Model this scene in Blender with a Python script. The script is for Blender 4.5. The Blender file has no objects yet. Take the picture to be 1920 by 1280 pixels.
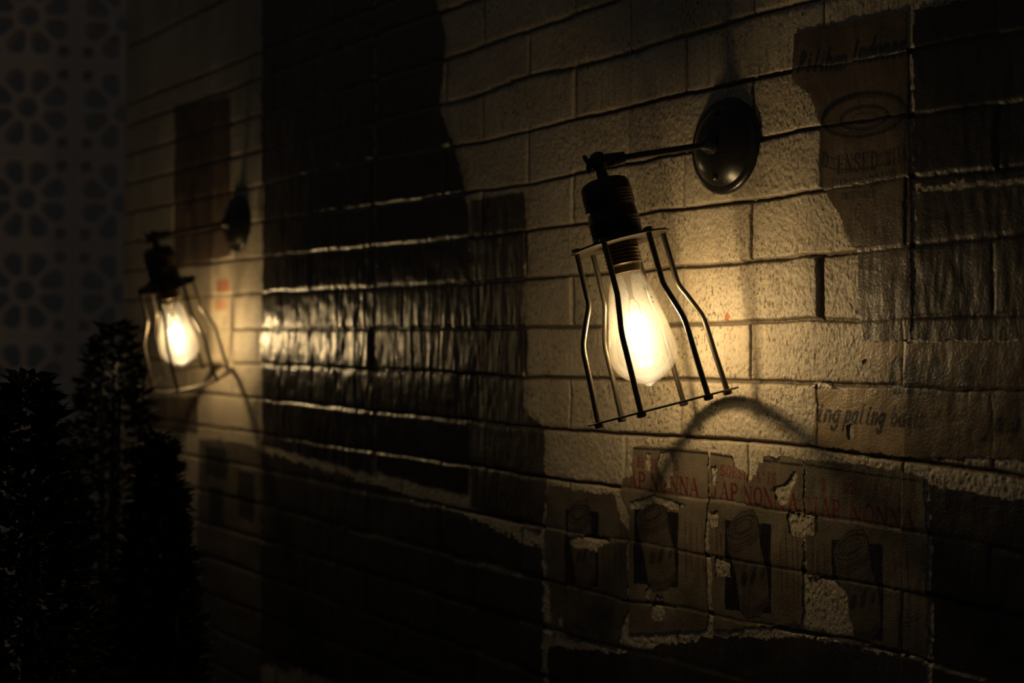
import bpy, math, random
import numpy as np
from mathutils import Vector, Matrix

# ------------------------------------------------------------------ camera
F = 2667.0                      # focal length in pixels of a 1920 frame (50 mm)
TH = math.atan(1830.0 / F)      # angle between the view axis and the brick wall
CAM = np.array([0.0, 0.0, 1.60])
PITCH, ROLL = 0.0055, 0.015
fw = np.array([math.sin(TH) * math.cos(PITCH), math.cos(TH) * math.cos(PITCH), math.sin(PITCH)])
r0 = np.array([math.cos(TH), -math.sin(TH), 0.0])
u0 = np.cross(r0, fw)
RT = r0 * math.cos(ROLL) + u0 * math.sin(ROLL)
UP = np.cross(RT, fw)
scene = bpy.context.scene
cam_d = bpy.data.cameras.new('camera')
cam = bpy.data.objects.new('camera', cam_d)
scene.collection.objects.link(cam)
cam.matrix_world = Matrix(((RT[0], UP[0], -fw[0], CAM[0]), (RT[1], UP[1], -fw[1], CAM[1]),
                           (RT[2], UP[2], -fw[2], CAM[2]), (0, 0, 0, 1)))
cam_d.sensor_width = 36.0
cam_d.lens = 36.0 * F / 1920.0
cam_d.clip_start = 0.05
cam_d.dof.use_dof = True
cam_d.dof.focus_distance = 1.38
cam_d.dof.aperture_fstop = 4.2
cam_d.dof.aperture_blades = 7
scene.camera = cam

# ------------------------------------------------------------------ light and exposure
world = bpy.data.worlds.new('night')
scene.world = world
world.use_nodes = True
world.node_tree.nodes['Background'].inputs[0].default_value = (1.0, 0.97, 0.94, 1)
world.node_tree.nodes['Background'].inputs[1].default_value = 0.017
scene.view_settings.view_transform = 'Standard'
scene.view_settings.look = 'None'
scene.view_settings.gamma = 1.0
scene.view_settings.use_curve_mapping = False
scene.view_settings.exposure = 0.0
BULB_STRENGTH = 258.0
BULB_COLOR = (1.0, 0.70, 0.34, 1)

rng = random.Random(7)

# ------------------------------------------------------------------ helpers
def ray(px, py):
    d = fw + RT * ((px - 960.0) / F) + UP * ((640.0 - py) / F)
    return d

def on_wall(px, py, X=1.0):
    d = ray(px, py)
    return CAM + d * ((X - CAM[0]) / d[0])

def at_depth(px, py, z):
    return CAM + ray(px, py) * z

def UV(px, py):
    p = on_wall(px, py)
    return (p[1], p[2])

def link(o):
    scene.collection.objects.link(o)
    return o

def mesh_obj(name, verts, faces, mat=None, parent=None, smooth=True):
    me = bpy.data.meshes.new(name)
    me.from_pydata([tuple(v) for v in verts], [], faces)
    me.update()
    if smooth:
        me.polygons.foreach_set('use_smooth', [True] * len(me.polygons))
    o = bpy.data.objects.new(name, me)
    if mat:
        me.materials.append(mat)
    link(o)
    if parent:
        o.parent = parent
    return o

def tag(o, label, cat, group=None, kind=None):
    if label: o['label'] = label
    if cat: o['category'] = cat
    if group: o['group'] = group
    if kind: o['kind'] = kind
    return o

def empty(name, loc):
    o = bpy.data.objects.new(name, None)
    o.location = Vector(loc)
    o.empty_display_size = 0.03
    return link(o)

class Geo:
    def __init__(s): s.v = []; s.f = []
    def add(s, v, f):
        b = len(s.v); s.v += [tuple(p) for p in v]; s.f += [tuple(i + b for i in q) for q in f]
    def lathe(s, prof, o, ax, n=40, e1=None):
        """prof: list of (distance along ax, radius)."""
        o = Vector(o); ax = Vector(ax).normalized()
        e1 = Vector(e1) if e1 else ax.orthogonal().normalized()
        e2 = ax.cross(e1).normalized()
        v = []; f = []
        for (t, r) in prof:
            for k in range(n):
                a = 2 * math.pi * k / n
                v.append(o + ax * t + (e1 * math.cos(a) + e2 * math.sin(a)) * r)
        m = len(prof)
        for i in range(m - 1):
            for k in range(n):
                k2 = (k + 1) % n
                f.append((i * n + k, i * n + k2, (i + 1) * n + k2, (i + 1) * n + k))
        if prof[0][1] > 1e-6: f.append(tuple(range(n))[::-1])
        if prof[-1][1] > 1e-6: f.append(tuple((m - 1) * n + k for k in range(n)))
        s.add(v, f)
    def tube(s, pts, r, n=10, closed=False):
        pts = [Vector(p) for p in pts]
        N = len(pts); v = []; f = []
        prev = None
        for i, p in enumerate(pts):
            if closed: t = pts[(i + 1) % N] - pts[i - 1]
            else: t = pts[min(i + 1, N - 1)] - pts[max(i - 1, 0)]
            t.normalize()
            if prev is None: e1 = t.orthogonal().normalized()
            else: e1 = (prev - t * prev.dot(t)).normalized()
            prev = e1; e2 = t.cross(e1)
            rr = r[i] if isinstance(r, (list, tuple)) else r
            for k in range(n):
                a = 2 * math.pi * k / n
                v.append(p + (e1 * math.cos(a) + e2 * math.sin(a)) * rr)
        for i in range(N if closed else N - 1):
            j = (i + 1) % N
            for k in range(n):
                k2 = (k + 1) % n
                f.append((i * n + k, i * n + k2, j * n + k2, j * n + k))
        if not closed:
            f.append(tuple(range(n))[::-1]); f.append(tuple((N - 1) * n + k for k in range(n)))
        s.add(v, f)
    def build(s, name, mat, parent=None, smooth=True):
        return mesh_obj(name, s.v, s.f, mat, parent, smooth)

def autosmooth(o, ang=35):
    me = o.data
    import bmesh
    bm = bmesh.new(); bm.from_mesh(me)
    bmesh.ops.recalc_face_normals(bm, faces=bm.faces)
    for e in bm.edges:
        e.smooth = (len(e.link_faces) == 2 and e.calc_face_angle(0) < math.radians(ang))
    bm.to_mesh(me); bm.free()
    return o

def catmull(pts, n=8):
    P = [Vector(p) for p in pts]; out = []
    for i in range(len(P) - 1):
        a = P[max(i - 1, 0)]; b = P[i]; c = P[i + 1]; d = P[min(i + 2, len(P) - 1)]
        for k in range(n):
            t = k / n
            out.append(0.5 * ((2 * b) + (c - a) * t + (2 * a - 5 * b + 4 * c - d) * t * t + (3 * b - a - 3 * c + d) * t ** 3))
    out.append(P[-1])
    return out

def vnoise(x, y, seed=0):
    """smooth value noise in -1..1 on arrays"""
    x = np.asarray(x, float); y = np.asarray(y, float)
    xi = np.floor(x).astype(np.int64); yi = np.floor(y).astype(np.int64)
    fx = x - xi; fy = y - yi
    fx = fx * fx * (3 - 2 * fx); fy = fy * fy * (3 - 2 * fy)
    def h(a, b):
        n = (a * 374761393 + b * 668265263 + seed * 1442695041) & 0x7fffffff
        n = ((n ^ (n >> 13)) * 1274126177) & 0x7fffffff
        n = (n ^ (n >> 16)) & 0xffffff
        return n / float(0xffffff) * 2 - 1
    return ((h(xi, yi) * (1 - fx) + h(xi + 1, yi) * fx) * (1 - fy)
            + (h(xi, yi + 1) * (1 - fx) + h(xi + 1, yi + 1) * fx) * fy)

def fbm(x, y, seed=0, oct=3):
    s = 0; a = 1; t = 0
    for k in range(oct):
        s = s + a * vnoise(x * 2 ** k, y * 2 ** k, seed + k * 17); t += a; a *= .5
    return s / t

# ------------------------------------------------------------------ materials
def mat_new(name):
    m = bpy.data.materials.new(name); m.use_nodes = True
    nt = m.node_tree
    return m, nt, nt.nodes['Principled BSDF']

def N(nt, typ, **kw):
    n = nt.nodes.new(typ)
    for k, v in kw.items(): setattr(n, k, v)
    return n

def simple_mat(name, col, rough=.5, metal=0.0, spec=.5, bump=0, bscale=300):
    m, nt, b = mat_new(name)
    b.inputs['Base Color'].default_value = (*col, 1)
    b.inputs['Roughness'].default_value = rough
    b.inputs['Metallic'].default_value = metal
    b.inputs['Specular IOR Level'].default_value = spec
    tc = N(nt, 'ShaderNodeTexCoord'); no = N(nt, 'ShaderNodeTexNoise')
    no.inputs['Scale'].default_value = bscale; no.inputs['Detail'].default_value = 4
    nt.links.new(tc.outputs['Object'], no.inputs['Vector'])
    cr = N(nt, 'ShaderNodeMapRange'); cr.inputs[3].default_value = rough * .8; cr.inputs[4].default_value = min(1, rough * 1.25)
    nt.links.new(no.outputs['Fac'], cr.inputs[0]); nt.links.new(cr.outputs[0], b.inputs['Roughness'])
    if bump:
        bp = N(nt, 'ShaderNodeBump'); bp.inputs['Strength'].default_value = bump; bp.inputs['Distance'].default_value = .001
        nt.links.new(no.outputs['Fac'], bp.inputs['Height']); nt.links.new(bp.outputs[0], b.inputs['Normal'])
    return m

def brick_material():
    m, nt, b = mat_new('whitewashed_brick')
    L = nt.links
    tc = N(nt, 'ShaderNodeTexCoord')
    def noise(scale, det=3, rough=.55, vec=None, stretch=None):
        n = N(nt, 'ShaderNodeTexNoise'); n.inputs['Scale'].default_value = scale
        n.inputs['Detail'].default_value = det; n.inputs['Roughness'].default_value = rough
        if stretch:
            mp = N(nt, 'ShaderNodeMapping'); mp.inputs['Scale'].default_value = stretch
            L.new(tc.outputs['Object'], mp.inputs['Vector']); L.new(mp.outputs[0], n.inputs['Vector'])
        else: L.new(tc.outputs['Object'], n.inputs['Vector'])
        return n
    def ramp(src, stops):
        r = N(nt, 'ShaderNodeValToRGB'); e = r.color_ramp.elements
        while len(e) < len(stops): e.new(.5)
        for i, (p, c) in enumerate(stops): e[i].position = p; e[i].color = (*c, 1)
        L.new(src, r.inputs[0]); return r
    at = N(nt, 'ShaderNodeAttribute'); at.attribute_name = 'Col'
    tone = noise(9, 4)
    tr = ramp(tone.outputs['Fac'], [(.3, (.80, .76, .68)), (.7, (1.0, 1.0, 1.0))])
    mx = N(nt, 'ShaderNodeMix', data_type='RGBA', blend_type='MULTIPLY'); mx.inputs['Factor'].default_value = 1
    L.new(at.outputs['Color'], mx.inputs['A']); L.new(tr.outputs[0], mx.inputs['B'])
    # pits showing the darker clay
    pit = noise(330, 4, .6, stretch=(1, 1, .6))
    pr = ramp(pit.outputs['Fac'], [(.38, (1, 1, 1)), (.46, (0, 0, 0))])
    pa = noise(14, 3); par = ramp(pa.outputs['Fac'], [(.40, (.25,) * 3), (.62, (1, 1, 1))])
    mm = N(nt, 'ShaderNodeMath', operation='MULTIPLY')
    L.new(pr.outputs[0], mm.inputs[0]); L.new(par.outputs[0], mm.inputs[1])
    m2 = N(nt, 'ShaderNodeMix', data_type='RGBA'); L.new(mm.outputs[0], m2.inputs['Factor'])
    L.new(mx.outputs['Result'], m2.inputs['A']); m2.inputs['B'].default_value = (.085, .06, .04, 1)
    # chips of red clay
    ch = noise(38, 3, .6, stretch=(1, 1, .8)); cr = ramp(ch.outputs['Fac'], [(.69, (0, 0, 0)), (.71, (1, 1, 1))])
    m3 = N(nt, 'ShaderNodeMix', data_type='RGBA'); L.new(cr.outputs[0], m3.inputs['Factor'])
    L.new(m2.outputs['Result'], m3.inputs['A']); m3.inputs['B'].default_value = (.30, .10, .035, 1)
    L.new(m3.outputs['Result'], b.inputs['Base Color'])
    b.inputs['Roughness'].default_value = .52
    b.inputs['Specular IOR Level'].default_value = .55
    g1 = noise(520, 3, .6, stretch=(1, 1, .7)); g2 = noise(120, 3, .55)
    a1 = N(nt, 'ShaderNodeMath', operation='MULTIPLY_ADD'); L.new(g2.outputs['Fac'], a1.inputs[0]); a1.inputs[1].default_value = 1.6
    L.new(g1.outputs['Fac'], a1.inputs[2])
    a2 = N(nt, 'ShaderNodeMath', operation='MULTIPLY_ADD'); L.new(mm.outputs[0], a2.inputs[0]); a2.inputs[1].default_value = -.5
    L.new(a1.outputs[0], a2.inputs[2])
    bp = N(nt, 'ShaderNodeBump'); bp.inputs['Strength'].default_value = .55; bp.inputs['Distance'].default_value = .0016
    L.new(a2.outputs[0], bp.inputs['Height']); L.new(bp.outputs[0], b.inputs['Normal'])
    return m

def poster_material(name, rough, crease, coat=0.0):
    m, nt, b = mat_new(name)
    L = nt.links
    tc = N(nt, 'ShaderNodeTexCoord')
    at = N(nt, 'ShaderNodeAttribute'); at.attribute_name = 'Col'
    st = N(nt, 'ShaderNodeTexNoise'); st.inputs['Scale'].default_value = 22; st.inputs['Detail'].default_value = 5
    L.new(tc.outputs['Object'], st.inputs['Vector'])
    r = N(nt, 'ShaderNodeMapRange'); r.inputs[1].default_value = .3; r.inputs[2].default_value = .7
    r.inputs[3].default_value = .6; r.inputs[4].default_value = 1.1
    L.new(st.outputs['Fac'], r.inputs[0])
    mx = N(nt, 'ShaderNodeVectorMath', operation='SCALE'); L.new(at.outputs['Color'], mx.inputs[0]); L.new(r.outputs[0], mx.inputs['Scale'])
    L.new(mx.outputs[0], b.inputs['Base Color'])
    b.inputs['Roughness'].default_value = rough
    b.inputs['Specular IOR Level'].default_value = .5
    b.inputs['Coat Weight'].default_value = coat; b.inputs['Coat Roughness'].default_value = rough * .7
    mp = N(nt, 'ShaderNodeMapping'); mp.inputs['Scale'].default_value = (1, 1, .28)
    L.new(tc.outputs['Object'], mp.inputs['Vector'])
    c1 = N(nt, 'ShaderNodeTexNoise'); c1.inputs['Scale'].default_value = 70; c1.inputs['Detail'].default_value = 3
    L.new(mp.outputs[0], c1.inputs['Vector'])
    c2 = N(nt, 'ShaderNodeTexNoise'); c2.inputs['Scale'].default_value = 420; c2.inputs['Detail'].default_value = 3
    L.new(tc.outputs['Object'], c2.inputs['Vector'])
    ad = N(nt, 'ShaderNodeMath', operation='MULTIPLY_ADD'); L.new(c1.outputs['Fac'], ad.inputs[0]); ad.inputs[1].default_value = 6 * crease
    L.new(c2.outputs['Fac'], ad.inputs[2])
    bp = N(nt, 'ShaderNodeBump'); bp.inputs['Strength'].default_value = .5; bp.inputs['Distance'].default_value = .0011
    L.new(ad.outputs[0], bp.inputs['Height'])
    L.new(bp.outputs[0], b.inputs['Normal']); L.new(bp.outputs[0], b.inputs['Coat Normal'])
    return m

M_BRICK = brick_material()
M_VARN = poster_material('varnished_paper', .21, .14, .4)
M_SATIN = poster_material('satin_paper', .40, .05, .1)
M_PAPER = poster_material('old_paper', .42, .45, .0)
M_BLACK = simple_mat('black_lacquered_metal', (.012, .011, .010), .28, 0, .5)
M_IRON = simple_mat('blackened_iron', (.10, .085, .065), .36, .85, .5, .15)
M_SOCKET = simple_mat('socket_metal', (.035, .028, .022), .38, .5, .5)
M_CAP = simple_mat('threaded_brass_cap', (.12, .088, .05), .42, .85, .5)
M_PLATE = simple_mat('dark_iron_plate', (.045, .036, .026), .5, .6, .4)  # darker iron for the cage's top plate
M_LATTICE = simple_mat('painted_cement', (.74, .60, .51), .85, 0, .2, .4, 120)
M_FLOOR = simple_mat('dark_floor', (.03, .027, .024), .6, 0, .3, .2, 60)
M_DARKWALL = simple_mat('dark_far_wall', (.34, .34, .34), .9, 0, .1)
M_LEAF = simple_mat('dark_leaf', (.010, .011, .007), .7, 0, .2)
M_STEM = simple_mat('plant_stem', (.035, .026, .018), .7)
M_POT = simple_mat('dark_clay_pot', (.05, .035, .026), .7, 0, .3, .3, 80)
M_SOIL = simple_mat('soil', (.02, .015, .01), .95, 0, .1, .5, 150)

def emission_mat(name, col, s):
    m = bpy.data.materials.new(name); m.use_nodes = True; nt = m.node_tree; nt.nodes.clear()
    e = nt.nodes.new('ShaderNodeEmission'); e.inputs[0].default_value = col; e.inputs[1].default_value = s
    o = nt.nodes.new('ShaderNodeOutputMaterial'); nt.links.new(e.outputs[0], o.inputs[0])
    return m
M_FIL = emission_mat('glowing_filament', BULB_COLOR, BULB_STRENGTH)

def glass_mat(name, centre, axis, half_len, half_rad):
    """bulb glass: clear with a milky film; an added glow volume imitates lens bloom around the filament"""
    m = bpy.data.materials.new(name); m.use_nodes = True; nt = m.node_tree; nt.nodes.clear(); L = nt.links
    out = nt.nodes.new('ShaderNodeOutputMaterial')
    tr = nt.nodes.new('ShaderNodeBsdfTransparent'); tr.inputs[0].default_value = (1, .985, .95, 1)
    tl = nt.nodes.new('ShaderNodeBsdfTranslucent'); tl.inputs[0].default_value = (1, .93, .75, 1)
    gl = nt.nodes.new('ShaderNodeBsdfGlossy'); gl.inputs['Roughness'].default_value = .06
    m1 = nt.nodes.new('ShaderNodeMixShader'); m1.inputs[0].default_value = .030
    L.new(tr.outputs[0], m1.inputs[1]); L.new(tl.outputs[0], m1.inputs[2])
    fr = nt.nodes.new('ShaderNodeFresnel'); fr.inputs[0].default_value = 1.3
    fm = nt.nodes.new('ShaderNodeMath'); fm.operation = 'MULTIPLY'; fm.inputs[1].default_value = .5
    L.new(fr.outputs[0], fm.inputs[0])
    m2 = nt.nodes.new('ShaderNodeMixShader'); L.new(fm.outputs[0], m2.inputs[0])
    L.new(m1.outputs[0], m2.inputs[1]); L.new(gl.outputs[0], m2.inputs[2])
    L.new(m2.outputs[0], out.inputs['Surface'])
    # added bloom-like glow: gaussian in an ellipsoid round the filament (object space of the bulb)
    tc = nt.nodes.new('ShaderNodeTexCoord')
    sub = nt.nodes.new('ShaderNodeVectorMath'); sub.operation = 'SUBTRACT'; sub.inputs[1].default_value = centre
    L.new(tc.outputs['Object'], sub.inputs[0])
    dt = nt.nodes.new('ShaderNodeVectorMath'); dt.operation = 'DOT_PRODUCT'; dt.inputs[1].default_value = axis
    L.new(sub.outputs[0], dt.inputs[0])
    d2 = nt.nodes.new('ShaderNodeVectorMath'); d2.operation = 'DOT_PRODUCT'
    L.new(sub.outputs[0], d2.inputs[0]); L.new(sub.outputs[0], d2.inputs[1])
    def M(op, a, b):
        n = nt.nodes.new('ShaderNodeMath'); n.operation = op
        for i, s in enumerate((a, b)):
            if s is None: continue
            if isinstance(s, (int, float)): n.inputs[i].default_value = s
            else: L.new(s, n.inputs[i])
        return n.outputs[0]
    al2 = M('MULTIPLY', dt.outputs['Value'], dt.outputs['Value'])
    pe2 = M('SUBTRACT', d2.outputs['Value'], al2)
    q = M('ADD', M('DIVIDE', al2, half_len ** 2), M('DIVIDE', pe2, half_rad ** 2))
    g = M('EXPONENT', M('MULTIPLY', q, -1.0), None)
    st = M('MULTIPLY', g, GLOW)
    em = nt.nodes.new('ShaderNodeEmission'); em.inputs[0].default_value = (1.0, .80, .48, 1)
    L.new(st, em.inputs[1]); L.new(em.outputs[0], out.inputs['Volume'])
    return m
GLOW = 78.0

# ------------------------------------------------------------------ the brick wall's relief
# bed joints traced along the wall, each a list of points in the photograph turned into (along, height)
BEDS_PX = [
    [(470, 154), (1067, -66), (1500, -110)],
    [(470, 220), (837, 110), (1067, 31), (1158, 0), (1500, -118)],
    [(470, 286), (829, 196), (896, 179), (992, 142), (1067, 129), (1179, 98), (1275, 69), (1383, 37), (1500, 6), (1900, -100)],
    [(470, 352), (700, 296), (825, 277), (900, 267), (1067, 227), (1179, 200), (1317, 169), (1500, 130), (1900, 60)],
    [(470, 418), (996, 344), (1100, 322), (1429, 258), (1500, 244), (1720, 215), (1900, 190)],
    [(470, 484), (921, 442), (1018, 428), (1100, 419), (1196, 400), (1408, 375), (1500, 362), (1711, 330), (1919, 312)],
    [(470, 550), (992, 524), (1150, 511), (1279, 500), (1410, 489), (1537, 478), (1597, 472), (1900, 440)],
    [(470, 617), (992, 614), (1147, 613), (1279, 609), (1410, 603), (1540, 598), (1615, 601), (1900, 588)],
    [(470, 682), (1022, 709), (1147, 711), (1279, 713), (1410, 715), (1522, 719), (1700, 726), (1845, 733), (1915, 731)],
    [(470, 745), (1027, 805), (1185, 814), (1279, 820), (1410, 828), (1522, 838), (1825, 880), (1920, 895)],
    [(470, 810), (1062, 900), (1164, 913), (1260, 928), (1400, 946), (1560, 968), (1740, 1000), (1900, 1030)],
    [(470, 875), (1115, 1007), (1170, 1012), (1300, 1036), (1500, 1070), (1740, 1115), (1900, 1150)],
    [(470, 940), (1164, 1123), (1299, 1142), (1377, 1162), (1600, 1200), (1900, 1290)],
    [(470, 1005), (1067, 1190), (1300, 1248), (1500, 1300)],
    [(470, 1070), (1067, 1284), (1500, 1416)],
]
BEDS = []
for pl in BEDS_PX:
    q = sorted(UV(*p) for p in pl)
    BEDS.append((np.array([a for a, _ in q]), np.array([b for _, b in q])))
# rows below and above the traced ones continue at the same module
_h = 0.0598
for k in range(1, 16):
    z = np.mean(BEDS[14][1]) - _h * k * 1.0
    BEDS.append((np.array([0., 4.]), np.array([z, z])))
for k in range(1, 12):
    z = np.mean(BEDS[0][1]) + _h * k
    BEDS.insert(0, (np.array([0., 4.]), np.array([z, z])))
OFFS = 11                                # index shift of the first traced bed
YP = UV(1279, 560)[0]; YP2 = UV(1537, 540)[0]; BL = abs(YP - YP2)
YQ = UV(1408, 430)[0]

def relief(Y, Z, full=False, paper=None):
    """how far the wall's face stands out of the plane X = 1 (metres)"""
    sh = Y.shape
    wob = .0011 * vnoise(Y * 28, Z * 9, 3) + .0005 * vnoise(Y * 120, Z * 90, 5)
    d = np.full(sh, 9.0); row = np.zeros(sh, int)
    below = np.zeros(sh, bool)
    for i, (a, b) in enumerate(BEDS):
        zz = np.interp(Y, a, b) + wob
        d = np.minimum(d, np.abs(Z - zz)); row += (Z < zz)
    par = (row - OFFS) % 2
    # rows are counted from the top: between bed 5 and bed 6 of the trace the joints follow YQ
    ph = np.where(par == 0, YQ, YP)
    t = (Y + .0012 * vnoise(Z * 60, row * 7.7, 9) - ph) / BL
    col = np.floor(t).astype(int)
    fr = t - col
    dv = np.minimum(fr, 1 - fr) * BL
    big = (np.abs(Y - YP2) < .02) & (row == OFFS + 7)
    wbed = .0015 + .0006 * vnoise(Y * 14, row * 3.1, 21)
    wv = np.where(big, .0040, .0012)
    def groove(dist, w, soft): return 1 - np.clip((dist - w * .35) / (w + soft - w * .35), 0, 1) ** 1.0
    gb = groove(d, wbed, .0016); gv = groove(dv, wv, .0012)
    gb = gb * gb * (3 - 2 * gb); gv = gv * gv * (3 - 2 * gv)
    n1 = vnoise(col * 3.7 + .5, row * 5.3 + .5, 31); n2 = vnoise(col * 2.1 + .5, row * 1.9 + .5, 33)
    face = .0012 * n1 + (fr - .5) * .0022 * n2
    edge = .0008 * np.exp(-(np.minimum(d, dv) / .004) ** 2)
    h = face - edge + .0007 * fbm(Y * 35, Z * 45, 41) + .00042 * vnoise(Y * 330, Z * 260, 43) + .00030 * vnoise(Y * 610, Z * 480, 44) - .0009 * np.clip(vnoise(Y * 260, Z * 190, 47) - .45, 0, 1)
    if paper is not None:           # a pasted sheet bridges the joints and smooths the grain
        hp = face - edge * paper + .0007 * fbm(Y * 35, Z * 45, 41) - .0048 * paper * np.maximum(gb, gv * .6)
        return hp
    out = h - .0048 * np.maximum(gb, gv * .8)
    if full: return out, gb, gv, row, col
    return out

def grid_mesh(name, Ys, Zs, X, keep=None, col=None, mat=None):
    ny, nz = len(Ys), len(Zs)
    YY, ZZ = np.meshgrid(Ys, Zs, indexing='ij')
    co = np.stack([X, YY, ZZ], -1).reshape(-1, 3)
    idx = np.arange(ny * nz).reshape(ny, nz)
    q = np.stack([idx[:-1, :-1], idx[:-1, 1:], idx[1:, 1:], idx[1:, :-1]], -1).reshape(-1, 4)
    if keep is not None:
        kk = (keep[:-1, :-1] & keep[1:, 1:] & keep[1:, :-1] & keep[:-1, 1:]).reshape(-1)
        q = q[kk]
        used = np.unique(q); rm = np.full(ny * nz, -1); rm[used] = np.arange(len(used))
        co = co[used]; q = rm[q]
        if col is not None: col = col.reshape(-1, 3)[used]
    me = bpy.data.meshes.new(name)
    me.vertices.add(len(co)); me.vertices.foreach_set('co', co.astype(np.float32).ravel())
    me.loops.add(len(q) * 4); me.loops.foreach_set('vertex_index', q.astype(np.int32).ravel())
    me.polygons.add(len(q)); me.polygons.foreach_set('loop_start', (np.arange(len(q)) * 4).astype(np.int32))
    me.polygons.foreach_set('loop_total', np.full(len(q), 4, np.int32))
    me.polygons.foreach_set('use_smooth', np.ones(len(q), bool))
    me.update(calc_edges=True)
    if col is not None:
        ca = me.color_attributes.new('Col', 'FLOAT_COLOR', 'POINT')
        c4 = np.ones((len(co), 4), np.float32); c4[:, :3] = col.reshape(-1, 3)
        ca.data.foreach_set('color', c4.ravel())
    me.validate()
    if mat: me.materials.append(mat)
    return link(bpy.data.objects.new(name, me))

Y_FAR = UV(229, 560)[0]
Y_NEAR = .50
def steps(segs):
    out = []
    for a, b, s in segs: out += list(np.arange(a, b, s))
    out.append(segs[-1][1]); return np.array(out)
Ys = steps([(Y_NEAR, .60, .01), (.60, 1.30, .0008), (1.30, 2.1, .002), (2.1, Y_FAR, .0035)])
Zs = steps([(0.0, .85, .02), (.85, 1.28, .003), (1.28, 1.88, .0009), (1.92, 2.35, .003), (2.35, 2.8, .02)])
YY, ZZ = np.meshgrid(Ys, Zs, indexing='ij')
hh, gb, gv, row, colm = relief(YY, ZZ, True)
bt = vnoise(colm * 5.1 + .5, row * 4.3 + .5, 51)[..., None]
base = np.array([.47, .415, .32]) * (1 + .10 * bt)
g = np.clip(np.maximum(gb, gv), 0, 1)[..., None]
wallcol = base * (1 - g) + np.array([.14, .11, .08]) * g
w = grid_mesh('wall_right', Ys, Zs, 1.0 - hh, None, wallcol, M_BRICK)
tag(w, None, None, kind='structure')
del YY, ZZ, hh, gb, gv, row, colm, wallcol

# ------------------------------------------------------------------ lettering for the printed papers
def arc(cx, cy, rx, ry, a0, a1, n=10):
    return [(cx + rx * math.cos(math.radians(a0 + (a1 - a0) * i / n)), cy + ry * math.sin(math.radians(a0 + (a1 - a0) * i / n))) for i in range(n + 1)]
B, t = 1.0, .45
SERIF = {
 'A': [(t, [(.08, 0), (.5, 1)]), (B, [(.5, 1), (.9, 0)]), (t, [(.22, .33), (.77, .33)]), (t, [(-.02, 0), (.2, 0)]), (t, [(.76, 0), (1.04, 0)])],
 'B': [(B, [(.2, 0), (.2, 1)]), (t, [(.02, 1), (.5, 1)]), (t, [(.02, 0), (.5, 0)]), (.8, arc(.45, .76, .38, .24, 90, -90)), (.8, arc(.45, .26, .45, .26, 90, -90)), (t, [(.2, .52), (.5, .52)])],
 'C': [(.8, arc(.55, .5, .45, .5, 45, 315, 14)), (t, [(.9, .7), (.9, 1)])],
 'D': [(B, [(.2, 0), (.2, 1)]), (t, [(.02, 1), (.45, 1)]), (t, [(.02, 0), (.45, 0)]), (.9, arc(.4, .5, .52, .5, 90, -90, 14))],
 'E': [(B, [(.2, 0), (.2, 1)]), (t, [(.02, 1), (.85, 1), (.85, .78)]), (t, [(.02, 0), (.9, 0), (.9, .24)]), (t, [(.2, .52), (.65, .52)]), (t, [(.65, .4), (.65, .64)])],
 'I': [(B, [(.5, 0), (.5, 1)]), (t, [(.2, 1), (.8, 1)]), (t, [(.2, 0), (.8, 0)])],
 'J': [(B, [(.6, 1), (.6, .25)]), (.7, arc(.35, .22, .25, .22, 0, -180)), (t, [(.3, 1), (.9, 1)])],
 'K': [(B, [(.2, 0), (.2, 1)]), (t, [(.02, 1), (.4, 1)]), (t, [(.02, 0), (.4, 0)]), (t, [(.2, .42), (.9, 1)]), (B, [(.4, .58), (.95, 0)])],
 'L': [(B, [(.25, 0), (.25, 1)]), (t, [(.05, 1), (.5, 1)]), (t, [(.05, 0), (.9, 0), (.9, .28)])],
 'M': [(t, [(.1, 0), (.1, 1)]), (B, [(.1, 1), (.5, .1)]), (t, [(.5, .1), (.88, 1)]), (B, [(.88, 1), (.88, 0)]), (t, [(-.05, 0), (.25, 0)]), (t, [(.7, 0), (1.05, 0)])],
 'N': [(t, [(.12, 0), (.12, 1)]), (B, [(.12, 1), (.86, 0)]), (t, [(.86, 0), (.86, 1)]), (t, [(-.06, 1), (.14, 1)]), (t, [(-.04, 0), (.28, 0)]), (t, [(.7, 1), (1.02, 1)])],
 'O': [(.85, arc(.5, .5, .42, .5, 0, 360, 20))],
 'P': [(B, [(.22, 0), (.22, 1)]), (t, [(.02, 1), (.5, 1)]), (t, [(.02, 0), (.42, 0)]), (.85, arc(.45, .73, .44, .27, 90, -90)), (t, [(.22, .46), (.5, .46)])],
 'R': [(B, [(.2, 0), (.2, 1)]), (t, [(.02, 1), (.5, 1)]), (t, [(.02, 0), (.4, 0)]), (.8, arc(.45, .75, .38, .25, 90, -90)), (t, [(.2, .5), (.5, .5)]), (B, [(.5, .5), (.95, 0)])],
 'S': [(.85, arc(.5, .75, .34, .25, 20, 270, 10) + arc(.5, .25, .36, .25, 90, -160, 10)), (t, [(.84, .72), (.84, 1)]), (t, [(.12, 0), (.12, .28)])],
 'T': [(B, [(.5, 0), (.5, 1)]), (t, [(.02, .8), (.02, 1), (.98, 1), (.98, .8)]), (t, [(.28, 0), (.72, 0)])],
 'U': [(B, [(.2, 1), (.2, .3)]), (.7, arc(.5, .3, .3, .3, 180, 360)), (t, [(.8, .3), (.8, 1)]), (t, [(.02, 1), (.4, 1)]), (t, [(.65, 1), (.98, 1)])],
 'W': [(B, [(.05, 1), (.3, 0)]), (t, [(.3, 0), (.5, .9)]), (B, [(.5, .9), (.72, 0)]), (t, [(.72, 0), (.95, 1)])],
 "'": [(B, [(.5, 1), (.42, .78)])],
 ' ': [], '.': [(B, [(.4, 0), (.5, .04)])],
}
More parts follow.
